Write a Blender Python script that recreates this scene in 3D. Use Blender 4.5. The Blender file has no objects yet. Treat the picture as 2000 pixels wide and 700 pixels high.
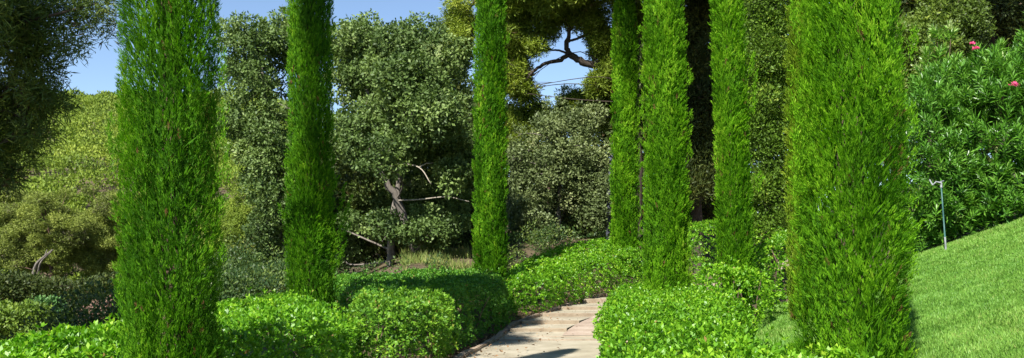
import bpy, math, random
import numpy as np
from math import radians as RAD

# ------------------------------------------------------------------ basics
EYE = 1.65
FPX = 1800.0          # focal length in photo pixels (2000 px wide)
HOR = 500.0           # photo row of the horizon
col = bpy.context.scene.collection


def at(px, py, Y):
    return np.array([(px - 1000) / FPX * Y, Y, EYE + (HOR - py) / FPX * Y])


def sm(a, b, v):
    t = np.clip((np.asarray(v, float) - a) / (b - a), 0, 1)
    return t * t * (3 - 2 * t)


def unit(v):
    return v / np.maximum(np.linalg.norm(v, axis=-1, keepdims=True), 1e-9)


def _hash(ix, iy, iz, seed):
    h = (ix * 374761393 + iy * 668265263 + iz * 2147483647 + seed * 974634777) & 0xffffffff
    h = ((h ^ (h >> 13)) * 1274126177) & 0xffffffff
    h = h ^ (h >> 16)
    return (h & 0xffff) / 65535.0


def noise(p, seed=0):
    """smooth value noise in -1..1 on an (N,3) array"""
    p = np.asarray(p, float)
    i = np.floor(p).astype(np.int64)
    f = p - i
    f = f * f * (3 - 2 * f)
    r = 0
    for dx in (0, 1):
        wx = f[:, 0] if dx else 1 - f[:, 0]
        for dy in (0, 1):
            wy = f[:, 1] if dy else 1 - f[:, 1]
            for dz in (0, 1):
                wz = f[:, 2] if dz else 1 - f[:, 2]
                r = r + wx * wy * wz * _hash(i[:, 0] + dx, i[:, 1] + dy, i[:, 2] + dz, seed)
    return r * 2 - 1


# ------------------------------------------------------------------ terrain
LEFT = np.array([(-6, -1.65), (8, -1.4), (14.85, -.76), (20.6, .11), (25, 1.46), (27, 2.15), (29, 3.2), (32, 5.2), (36, 8.5), (40, 12)])
RIGHT = np.array([(-6, .9), (8, .95), (12, 1.3), (19, 2.15), (23, 3.4), (27, 5.2), (30, 7.6), (34, 12), (36, 14), (40, 18)])
ZP = np.array([(-60, 0), (18.6, 0), (19.4, .06), (20.9, .12), (22.6, .18), (24.4, .24), (27, .36), (29, .48), (32, .8), (36, 1.3), (45, 2.2), (60, 3.5), (100, 6), (260, 8), (900, 8)])


def pathl(Y): return np.interp(Y, LEFT[:, 0], LEFT[:, 1])
def pathr(Y): return np.interp(Y, RIGHT[:, 0], RIGHT[:, 1])


def zg(x, Y):
    x = np.asarray(x, float); Y = np.asarray(Y, float)
    z = np.interp(Y, ZP[:, 0], ZP[:, 1])
    xr = 2.6 + np.maximum(0, Y - 17) * .35
    s = np.maximum(0, x - xr)
    s = np.where(s < .8, s * s / 1.6, s - .4)
    z = z + .36 * np.minimum(s, 8) + .12 * np.clip(s - 8, 0, 30)
    s = np.clip(pathl(Y) - .3 - x, 0, 4.5)
    z = z + .24 * s * sm(20, 27, Y) * sm(-6.5, -2.6, x)
    z = z - .09 * np.clip(Y - 33, 0, 40) * (1 - sm(-5, -1, x)) * (1 - sm(60, 90, Y))
    xv = -6.2 - np.clip(Y - 18, 0, 18) * .19 - np.clip(Y - 36, 0, 40) * .03
    s = np.maximum(0, xv - x)
    z = z - .42 * np.minimum(s, 13) * sm(0, 3, s)
    ang = x / np.maximum(Y, 1)
    k = 1 - sm(-.27, -.10, ang)
    ys = np.maximum(0, Y - 58)
    hill = .205 * ys
    hill = np.where(ys > 190, 38.95 + 6 * np.tanh((ys - 190) / 60.), hill)
    hill = hill - .1 * np.maximum(0, ys - 330)
    z = z + np.maximum(hill, 0) * k
    return z


def zgs(x, Y): return float(zg(np.array([x]), np.array([Y]))[0])


# ------------------------------------------------------------------ mesh helpers
def raw_mesh(name, verts, faces_idx, k, tint=None):
    """verts (N,3), faces_idx (M,k)"""
    me = bpy.data.meshes.new(name)
    n, m = len(verts), len(faces_idx)
    me.vertices.add(n)
    me.vertices.foreach_set('co', np.ascontiguousarray(verts, dtype=np.float32).ravel())
    me.loops.add(m * k)
    me.loops.foreach_set('vertex_index', np.ascontiguousarray(faces_idx, dtype=np.int32).ravel())
    me.polygons.add(m)
    me.polygons.foreach_set('loop_start', np.arange(0, m * k, k, dtype=np.int32))
    if tint is not None:
        a = me.attributes.new('tint', 'FLOAT', 'FACE')
        a.data.foreach_set('value', np.clip(tint, 0, 1).astype(np.float32))
    me.update(calc_edges=True)
    return me


def link(name, me, mat, parent=None, smooth=False):
    o = bpy.data.objects.new(name, me)
    col.objects.link(o)
    if mat: me.materials.append(mat)
    if parent is not None:
        o.parent = parent
        o.matrix_parent_inverse = parent.matrix_basis.inverted()
    if smooth:
        me.polygons.foreach_set('use_smooth', np.ones(len(me.polygons), dtype=bool))
    return o


def empty(name, loc, label, cat, group=None):
    o = bpy.data.objects.new(name, None)
    col.objects.link(o)
    o.location = [float(v) for v in loc]
    o.empty_display_size = .3
    o['label'] = label; o['category'] = cat
    if group: o['group'] = group
    return o


def tag(o, label=None, cat=None, group=None, kind=None):
    if label: o['label'] = label
    if cat: o['category'] = cat
    if group: o['group'] = group
    if kind: o['kind'] = kind
    return o


class Leaves:
    """gathers kite shaped leaves, four corners each"""
    def __init__(self): self.v, self.t = [], []

    def add(self, c, axis, nrm, L, W, tint, belly=.45, fold=.0):
        axis = unit(axis)
        side = unit(np.cross(axis, nrm))
        nn = np.cross(side, axis)
        L = np.asarray(L)[:, None]; W = np.asarray(W)[:, None]
        mid = c + axis * L * belly + nn * L * fold
        q = np.stack([c, mid + side * W * .5, c + axis * L, mid - side * W * .5], 1)
        self.v.append(q.astype(np.float32)); self.t.append(np.asarray(tint, np.float32))

    def build(self, name, mat, parent=None):
        v = np.concatenate(self.v); t = np.concatenate(self.t)
        me = raw_mesh(name, v.reshape(-1, 3), np.arange(len(v) * 4).reshape(-1, 4), 4, t)
        return link(name, me, mat, parent)


class Tubes:
    def __init__(self, sides=7): self.v, self.f, self.n, self.k = [], [], 0, sides

    def add(self, pts, rad, wob=0.0, rng=None):
        pts = np.asarray(pts, float); rad = np.asarray(rad, float)
        if len(pts) < 2: return
        if len(rad) != len(pts): rad = np.interp(np.linspace(0, 1, len(pts)), np.linspace(0, 1, len(rad)), rad)
        d = np.gradient(pts, axis=0); d = unit(d)
        ref = np.array([.31, .17, .93]) if abs(d[0, 2]) < .9 else np.array([.95, .2, .1])
        a = unit(np.cross(d, ref)); b = np.cross(d, a)
        th = np.linspace(0, 2 * np.pi, self.k, endpoint=False)
        r = rad[:, None] * np.ones((1, self.k))
        if rng is not None and wob: r = r * (1 + wob * rng.uniform(-1, 1, r.shape))
        ring = pts[:, None, :] + r[..., None] * (a[:, None, :] * np.cos(th)[None, :, None] + b[:, None, :] * np.sin(th)[None, :, None])
        m, k = len(pts), self.k
        self.v.append(ring.reshape(-1, 3))
        for i in range(m - 1):
            for j in range(k):
                j2 = (j + 1) % k
                self.f.append((self.n + i * k + j, self.n + i * k + j2, self.n + (i + 1) * k + j2, self.n + (i + 1) * k + j))
        for e in (0, m - 1):
            base = self.n + e * k
            for j in range(1, k - 2, 2):
                self.f.append((base, base + j, base + j + 1, base + (j + 2) % k))
        self.n += m * k

    def build(self, name, mat, parent=None):
        me = raw_mesh(name, np.concatenate(self.v), np.array(self.f), 4)
        return link(name, me, mat, parent, True)


def curve_pts(P, n=14):
    """Catmull-Rom through points"""
    P = np.asarray(P, float)
    Q = np.vstack([2 * P[0] - P[1], P, 2 * P[-1] - P[-2]])
    out = []
    for i in range(1, len(Q) - 2):
        for t in np.linspace(0, 1, max(2, n // (len(P) - 1) + 1), endpoint=False):
            out.append(.5 * ((2 * Q[i]) + (-Q[i - 1] + Q[i + 1]) * t + (2 * Q[i - 1] - 5 * Q[i] + 4 * Q[i + 1] - Q[i + 2]) * t * t + (-Q[i - 1] + 3 * Q[i] - 3 * Q[i + 1] + Q[i + 2]) * t ** 3))
    out.append(P[-1])
    return np.array(out)


def rdirs(rng, n):
    return unit(rng.normal(size=(n, 3)))


# ------------------------------------------------------------------ materials
def nodes(name):
    m = bpy.data.materials.new(name)
    m.use_nodes = True
    nt = m.node_tree
    nt.nodes.clear()
    out = nt.nodes.new('ShaderNodeOutputMaterial')
    return m, nt, out


def ramp(nt, stops):
    r = nt.nodes.new('ShaderNodeValToRGB')
    e = r.color_ramp.elements
    while len(e) > 1: e.remove(e[-1])
    e[0].position = stops[0][0]; e[0].color = (*stops[0][1], 1)
    for p, c in stops[1:]:
        n = e.new(p); n.color = (*c, 1)
    return r


def leaf_mat(name, stops, rough=.45, spec=.35, trans=.3, tcol=(1.25, 1.35, .6)):
    m, nt, out = nodes(name)
    N, L = nt.nodes, nt.links
    a = N.new('ShaderNodeAttribute'); a.attribute_name = 'tint'
    r = ramp(nt, stops)
    L.new(a.outputs['Fac'], r.inputs['Fac'])
    p = N.new('ShaderNodeBsdfPrincipled')
    p.inputs['Roughness'].default_value = rough
    p.inputs['Specular IOR Level'].default_value = spec
    L.new(r.outputs['Color'], p.inputs['Base Color'])
    t = N.new('ShaderNodeBsdfTranslucent')
    mul = N.new('ShaderNodeMix'); mul.data_type = 'RGBA'; mul.blend_type = 'MULTIPLY'
    mul.inputs['Factor'].default_value = 1
    L.new(r.outputs['Color'], mul.inputs['A']); mul.inputs['B'].default_value = (*tcol, 1)
    L.new(mul.outputs['Result'], t.inputs['Color'])
    mx = N.new('ShaderNodeMixShader'); mx.inputs['Fac'].default_value = trans
    L.new(p.outputs[0], mx.inputs[1]); L.new(t.outputs[0], mx.inputs[2])
    L.new(mx.outputs[0], out.inputs['Surface'])
    return m


def noise_mat(name, c1, c2, scale=4, rough=.85, bump=.3, c3=None, detail=6, zs=1.0, bscale=None):
    m, nt, out = nodes(name)
    N, L = nt.nodes, nt.links
    tc = N.new('ShaderNodeTexCoord')
    mp = N.new('ShaderNodeMapping'); mp.inputs['Scale'].default_value = (1, 1, zs)
    L.new(tc.outputs['Object'], mp.inputs['Vector'])
    nz = N.new('ShaderNodeTexNoise'); nz.inputs['Scale'].default_value = scale; nz.inputs['Detail'].default_value = detail
    nz.inputs['Roughness'].default_value = .65
    L.new(mp.outputs[0], nz.inputs['Vector'])
    st = [(.3, c1), (.7, c2)] if c3 is None else [(.28, c1), (.52, c2), (.72, c3)]
    r = ramp(nt, st)
    L.new(nz.outputs['Fac'], r.inputs['Fac'])
    p = N.new('ShaderNodeBsdfPrincipled'); p.inputs['Roughness'].default_value = rough
    p.inputs['Specular IOR Level'].default_value = .25
    L.new(r.outputs['Color'], p.inputs['Base Color'])
    if bump:
        n2 = N.new('ShaderNodeTexNoise'); n2.inputs['Scale'].default_value = bscale or scale * 4; n2.inputs['Detail'].default_value = 5
        L.new(mp.outputs[0], n2.inputs['Vector'])
        b = N.new('ShaderNodeBump'); b.inputs['Strength'].default_value = bump; b.inputs['Distance'].default_value = .03
        L.new(n2.outputs['Fac'], b.inputs['Height']); L.new(b.outputs[0], p.inputs['Normal'])
    L.new(p.outputs[0], out.inputs['Surface'])
    return m


BR = (.16, .09, .035)
M = {}
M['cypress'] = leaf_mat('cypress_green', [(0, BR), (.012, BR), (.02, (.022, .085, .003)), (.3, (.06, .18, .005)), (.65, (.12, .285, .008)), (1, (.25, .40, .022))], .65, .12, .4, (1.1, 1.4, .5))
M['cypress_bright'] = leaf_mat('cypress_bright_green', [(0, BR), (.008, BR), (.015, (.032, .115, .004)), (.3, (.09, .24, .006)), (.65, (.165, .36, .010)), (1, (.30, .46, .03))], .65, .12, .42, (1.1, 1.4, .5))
M['limecypress'] = leaf_mat('lime_conifer', [(0, BR), (.012, BR), (.02, (.06, .12, .006)), (.4, (.14, .24, .010)), (.75, (.22, .32, .02)), (1, (.32, .38, .04))], .55, .2, .4)
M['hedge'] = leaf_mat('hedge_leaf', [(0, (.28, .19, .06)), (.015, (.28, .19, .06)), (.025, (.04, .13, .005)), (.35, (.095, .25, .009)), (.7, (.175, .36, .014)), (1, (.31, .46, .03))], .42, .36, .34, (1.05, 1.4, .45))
M['hedge_shade'] = leaf_mat('hedge_shade_leaf', [(0, (.28, .19, .06)), (.015, (.28, .19, .06)), (.025, (.025, .10, .012)), (.35, (.06, .19, .016)), (.7, (.11, .26, .02)), (1, (.20, .35, .03))], .5, .3, .28)  # hedge leaf with the shade on the left hedge put into its green
M['hedge_yellow'] = leaf_mat('hedge_yellow_leaf', [(0, (.28, .19, .06)), (.015, (.28, .19, .06)), (.025, (.03, .10, .01)), (.35, (.09, .22, .014)), (.7, (.17, .33, .022)), (.93, (.29, .42, .04)), (1, (.36, .26, .08))], .5, .3, .32)
M['oak'] = leaf_mat('holm_oak_leaf', [(0, (.04, .075, .016)), (.4, (.095, .155, .036)), (.75, (.175, .25, .066)), (1, (.29, .35, .14))], .58, .3, .25, (1.1, 1.2, .6))
M['greybush'] = leaf_mat('grey_bush_leaf', [(0, (.055, .08, .025)), (.4, (.11, .15, .05)), (.75, (.18, .22, .08)), (1, (.27, .30, .13))], .55, .3, .22, (1.1, 1.2, .7))
M['pine'] = leaf_mat('pine_needle', [(0, (.11, .08, .03)), (.06, (.075, .11, .012)), (.4, (.14, .20, .018)), (.75, (.23, .30, .028)), (1, (.34, .38, .05))], .55, .25, .25)
M['undergrowth'] = leaf_mat('undergrowth_leaf', [(0, (.02, .05, .012)), (.5, (.05, .095, .02)), (1, (.13, .18, .035))], .5, .3, .22)
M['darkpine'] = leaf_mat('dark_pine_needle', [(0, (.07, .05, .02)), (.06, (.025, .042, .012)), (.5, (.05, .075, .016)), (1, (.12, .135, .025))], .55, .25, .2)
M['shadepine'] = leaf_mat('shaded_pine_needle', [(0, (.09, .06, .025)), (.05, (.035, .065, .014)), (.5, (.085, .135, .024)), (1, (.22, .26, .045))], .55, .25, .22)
M['hillpine'] = leaf_mat('hillside_pine_needle', [(0, (.10, .085, .05)), (.1, (.075, .125, .018)), (.5, (.155, .225, .026)), (1, (.27, .33, .045))], .6, .2, .25)
M['valleypine'] = leaf_mat('valley_pine_needle', [(0, (.12, .095, .065)), (.18, (.10, .13, .03)), (.5, (.18, .225, .04)), (1, (.30, .34, .07))], .6, .2, .22)
M['thuja'] = leaf_mat('thuja_green', [(0, (.05, .085, .008)), (.4, (.075, .15, .012)), (.8, (.13, .225, .02)), (1, (.24, .31, .04))], .55, .25, .25)
M['yew'] = leaf_mat('yew_green', [(0, (.04, .06, .008)), (.4, (.07, .12, .014)), (.8, (.135, .20, .025)), (1, (.24, .29, .05))], .5, .3, .25)
M['oleander'] = leaf_mat('oleander_leaf', [(0, (.035, .115, .012)), (.5, (.085, .225, .02)), (.85, (.165, .33, .04)), (1, (.32, .40, .15))], .38, .5, .24)
M['pink'] = leaf_mat('pink_petal', [(0, (.75, .06, .22)), (1, (.85, .16, .35))], .5, .2, .3, (1, .8, .9))
M['dustypink'] = leaf_mat('dusty_pink_blossom', [(0, (.28, .17, .13)), (.5, (.36, .22, .17)), (1, (.16, .18, .06))], .6, .2, .25, (1, 1, 1))
M['bluebush'] = leaf_mat('blue_green_leaf', [(0, (.04, .11, .03)), (.5, (.085, .19, .05)), (1, (.17, .28, .085))], .45, .35, .22, (1, 1.2, .8))
M['olivebush'] = leaf_mat('olive_bush_leaf', [(0, (.06, .11, .015)), (.5, (.13, .21, .025)), (1, (.22, .29, .04))], .5, .3, .25)
M['limebush'] = leaf_mat('lime_bush_leaf', [(0, (.09, .16, .02)), (.5, (.15, .23, .025)), (1, (.22, .29, .04))], .5, .3, .25)
M['grass'] = leaf_mat('lawn_blade', [(0, (.07, .19, .022)), (.5, (.15, .31, .042)), (.88, (.23, .38, .07)), (1, (.36, .40, .13))], .5, .3, .3)
M['drygrass'] = leaf_mat('wild_grass_blade', [(0, (.10, .16, .03)), (.5, (.19, .24, .06)), (1, (.30, .29, .11))], .6, .2, .3)
M['litter'] = leaf_mat('dry_leaf', [(0, (.11, .06, .03)), (.5, (.22, .13, .065)), (1, (.33, .22, .12))], .7, .2, .1, (1, .9, .7))
M['bark'] = noise_mat('cypress_bark', (.05, .035, .022), (.15, .105, .07), 7, zs=.25)
M['greybark'] = noise_mat('grey_bark', (.07, .06, .05), (.22, .195, .165), 6, zs=.4, bump=.5)
M['darkbark'] = noise_mat('dark_bark', (.025, .02, .015), (.075, .058, .042), 6, zs=.4, bump=.5)
M['pinebark'] = noise_mat('pine_bark', (.05, .032, .025), (.19, .115, .08), 5, zs=.5, bump=.5)
M['bluebark'] = noise_mat('slate_bark', (.03, .034, .042), (.085, .095, .115), 6, zs=.3, bump=.5)
M['deadwood'] = noise_mat('bleached_wood', (.18, .155, .12), (.38, .34, .27), 8, zs=.5)
M['soil'] = noise_mat('garden_soil', (.035, .026, .016), (.10, .075, .045), 1.6, bump=.6, c3=(.085, .085, .03))
M['turf'] = noise_mat('lawn_turf', (.03, .085, .012), (.06, .14, .02), 6, bump=.5)
M['path'] = noise_mat('sandy_path', (.20, .17, .12), (.32, .285, .21), 1.1, bump=.35, c3=(.40, .365, .285), detail=9, bscale=38)
M['ramp'] = noise_mat('pink_gravel', (.22, .165, .125), (.32, .25, .195), 1.6, bump=.45, c3=(.39, .325, .26), detail=9, bscale=45)
M['step'] = noise_mat('step_stone', (.16, .12, .08), (.25, .20, .14), 3.5, bump=.4, c3=(.3, .25, .18))
M['kerb'] = noise_mat('kerb_stone', (.16, .12, .09), (.36, .28, .2), 4.5, bump=.6)
M['polegreen'] = noise_mat('green_plastic', (.02, .075, .07), (.05, .12, .11), 9, .4, 0)
M['polewhite'] = noise_mat('pale_plastic', (.12, .135, .14), (.24, .26, .26), 9, .45, 0)
M['metal'] = noise_mat('dull_metal', (.22, .22, .21), (.4, .4, .38), 9, .35, 0)

# ------------------------------------------------------------------ ground
def axis_samples():
    near = np.arange(-16, 18.01, .5)
    out = [near]
    s, v = .6, 18.
    r = []
    while v < 700: v += s; s *= 1.13; r.append(v)
    s, v = .6, -16.
    l = []
    while v > -700: v -= s; s *= 1.13; l.append(v)
    return np.concatenate([l[::-1], near, r])


gx = axis_samples()
gy = [-60, -45, -32, -22, -15, -10]
gy += list(np.arange(-7, 44, .5))
s, v = .6, 44.
while v < 1400: v += s; s *= 1.08; gy.append(v)
gy = np.array(gy)
X, Y = np.meshgrid(gx, gy)
Z = zg(X, Y) - .05
inpath = (X > pathl(Y) - .3) & (X < pathr(Y) + .3) & (Y < 38)
Z = np.where(inpath, Z - .12, Z)
nx, ny = len(gx), len(gy)
idx = np.arange(nx * ny).reshape(ny, nx)
F = np.stack([idx[:-1, :-1], idx[:-1, 1:], idx[1:, 1:], idx[1:, :-1]], -1).reshape(-1, 4)
tag(link('ground', raw_mesh('ground', np.stack([X, Y, Z], -1).reshape(-1, 3), F, 4), M['soil'], None, True), kind='structure')


def grid_sheet(name, xs_fn, ys, dz, mat, n=24):
    P = []
    for y in ys:
        a, b = xs_fn(y)
        xs = np.linspace(a, b, n)
        P.append(np.stack([xs, np.full(n, y), zg(xs, np.full(n, y)) + dz], -1))
    P = np.array(P)
    idx = np.arange(P.shape[0] * n).reshape(P.shape[0], n)
    F = np.stack([idx[:-1, :-1], idx[:-1, 1:], idx[1:, 1:], idx[1:, :-1]], -1).reshape(-1, 4)
    return tag(link(name, raw_mesh(name, P.reshape(-1, 3), F, 4), mat, None, True), kind='structure')


LAWN_A = lambda y: np.interp(y, [0, 6, 8.4, 11.7, 15.5, 18], [2.9, 2.9, 2.55, 2.9, 3.6, 4.6])
LAWN_B = lambda y: 13.0 - np.clip(y - 14, 0, 5) * .35
grid_sheet('lawn', lambda y: (LAWN_A(y), LAWN_B(y)), np.arange(1, 18.5, .4), .0, M['turf'])

# path: front slab, then shallow steps with a ramp beside them
STEPS = [19.4, 20.9, 22.6, 24.4, 26.6, 28.6]


def solid(name, ring_bottom_top, mat):
    """extruded polygon: list of (x,y) plus z0,z1 per corner"""
    import bmesh
    bm = bmesh.new()
    b = [bm.verts.new(p) for p, _ in ring_bottom_top]
    t = [bm.verts.new(q) for _, q in ring_bottom_top]
    bm.faces.new(b[::-1]); bm.faces.new(t)
    n = len(b)
    for i in range(n): bm.faces.new((b[i], b[(i + 1) % n], t[(i + 1) % n], t[i]))
    bmesh.ops.recalc_face_normals(bm, faces=bm.faces)
    bmesh.ops.bevel(bm, geom=[e for e in bm.edges], offset=.008, segments=1, affect='EDGES')
    me = bpy.data.meshes.new(name); bm.to_mesh(me); bm.free()
    return link(name, me, mat)


grid_sheet('path', lambda y: (pathl(y), pathr(y)), np.concatenate([np.arange(-6, 19.2, .5), [19.39]]), .005, M['path'], 10)
grid_sheet('path_ramp', lambda y: (pathl(y) * .48 + pathr(y) * .52, pathr(y)), np.arange(18.8, 36, .4), .014, M['ramp'], 8)
for i, y0 in enumerate(STEPS):
    y1 = STEPS[i + 1] if i + 1 < len(STEPS) else 31
    z1 = zgs((pathl(y0) + pathr(y0)) / 2, y0) + .045
    ys = np.linspace(y0, y1 + .02, 5)
    ring = [(pathl(y) + .02, y) for y in ys] + [(pathl(y) * .5 + pathr(y) * .5, y) for y in ys[::-1]]
    o = solid('path_step', [((x, y, z1 - .3), (x, y, z1)) for x, y in ring], M['path'])
    tag(o, kind='structure')
    # stone nosing along the front of the step
    a, b = pathl(y0) + .03, pathl(y0) * .5 + pathr(y0) * .5
    rr = np.random.default_rng(50 + i)
    ring = [(a, y0 - .10), (a + (b - a) * .33, y0 - .09 + rr.uniform(-.02, .02)), (a + (b - a) * .66, y0 - .09 + rr.uniform(-.02, .02)), (b + .05, y0 - .09), (b + .05, y0 - .003), (a, y0 - .003)]
    tag(solid('step_edge', [((x, y, z1 - .3), (x, y, z1 + .025)) for x, y in ring], M['step']), kind='structure')
# two shallow drain lines across the slab, built as narrow stone strips
for y0 in (17.9, 18.65):
    ring = [(pathl(y0) + .05, y0), (pathr(y0) - .05, y0 + .02), (pathr(y0) - .05, y0 + .075), (pathl(y0) + .05, y0 + .06)]
    tag(solid('path_strip', [((x, y, -.1), (x, y, .022)) for x, y in ring], M['kerb']), kind='structure')
# kerb: a run of rough stones along the left edge
import bmesh
rng = np.random.default_rng(4)
bm = bmesh.new()
y = 5.0
while y < 33:
    l = rng.uniform(.4, 1.0)
    x0, x1 = pathl(y) + rng.uniform(-.02, .02), pathl(y + l * .93) + rng.uniform(-.02, .02)
    z0, z1 = zgs(x0, y), zgs(x1, y + l)
    w = rng.uniform(.09, .15); h = rng.uniform(.035, .075)
    bot = [bm.verts.new((x, yy, zz - .15)) for x, yy, zz in ((x0 - w, y, z0), (x0, y, z0), (x1, y + l * .95, z1), (x1 - w, y + l * .95, z1))]
    top = [bm.verts.new((x + rng.uniform(-.012, .012), yy, zz + h + rng.uniform(-.012, .012))) for x, yy, zz in ((x0 - w, y, z0), (x0, y, z0), (x1, y + l * .95, z1), (x1 - w, y + l * .95, z1))]
    bm.faces.new(top)
    for i in range(4): bm.faces.new((bot[i], bot[(i + 1) % 4], top[(i + 1) % 4], top[i]))
    y += l
bmesh.ops.recalc_face_normals(bm, faces=bm.faces)
bmesh.ops.bevel(bm, geom=list(bm.edges), offset=.015, segments=2, affect='EDGES')
me = bpy.data.meshes.new('kerb'); bm.to_mesh(me); bm.free()
tag(link('kerb', me, M['kerb']), kind='structure')

# lawn blades (nobody could count them)
rng = np.random.default_rng(11)
n = 420000
yy = 5.8 + (18.3 - 5.8) * rng.random(n) ** 1.0
xx = LAWN_A(yy) + (np.minimum(LAWN_B(yy), yy * .62 + 1.2) - LAWN_A(yy)) * rng.random(n)
keep = xx / yy > .22
xx, yy = xx[keep], yy[keep]
c = np.stack([xx, yy, zg(xx, yy) - .005], -1)
pn = noise(c * [.7, .7, 0], 2) * .5 + noise(c * [2.2, 2.2, 0], 3) * .45 + noise(c * [9, 9, 0], 4) * .5
ax = unit(rng.normal(size=c.shape) * [.55, .55, .1] + [0, 0, 1] + np.stack([noise(c * [5, 5, 0], 8), noise(c * [5, 5, 0], 9), 0 * xx], -1) * .5)
lf = Leaves()
sc_ = np.clip(yy / 10, .8, 1.5)
lf.add(c, ax, unit(rng.normal(size=c.shape)), rng.uniform(.035, .075, len(c)) * (1 + .35 * pn), rng.uniform(.007, .012, len(c)) * sc_, .52 + .25 * pn + rng.normal(size=len(c)) * .17, belly=.3, fold=.05)
tag(lf.build('lawn_grass', M['grass']), 'short mown green grass covering the sloping bank', 'grass', kind='stuff')

# litter and soil crumbs between kerb and hedge
n = 2600
yy = rng.uniform(12, 30, n); xx = pathl(yy) - .13 - np.abs(rng.normal(size=n)) * .3
on = rng.random(n) < .12
xx = np.where(on, pathl(yy) + rng.random(n) ** 2 * 1.4, xx)
c = np.stack([xx, yy, zg(xx, yy) + np.where(on, .05, .0)], -1)
ax = unit(rng.normal(size=c.shape) * [1, 1, .25])
lf = Leaves(); lf.add(c, ax, unit(rng.normal(size=c.shape) * .4 + [0, 0, 1]), rng.uniform(.04, .09, n), rng.uniform(.02, .045, n), rng.random(n), fold=.1)
tag(lf.build('fallen_leaves', M['litter']), 'dry brown leaves lying along the kerb below the hedges', 'leaf litter', kind='stuff')


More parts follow.
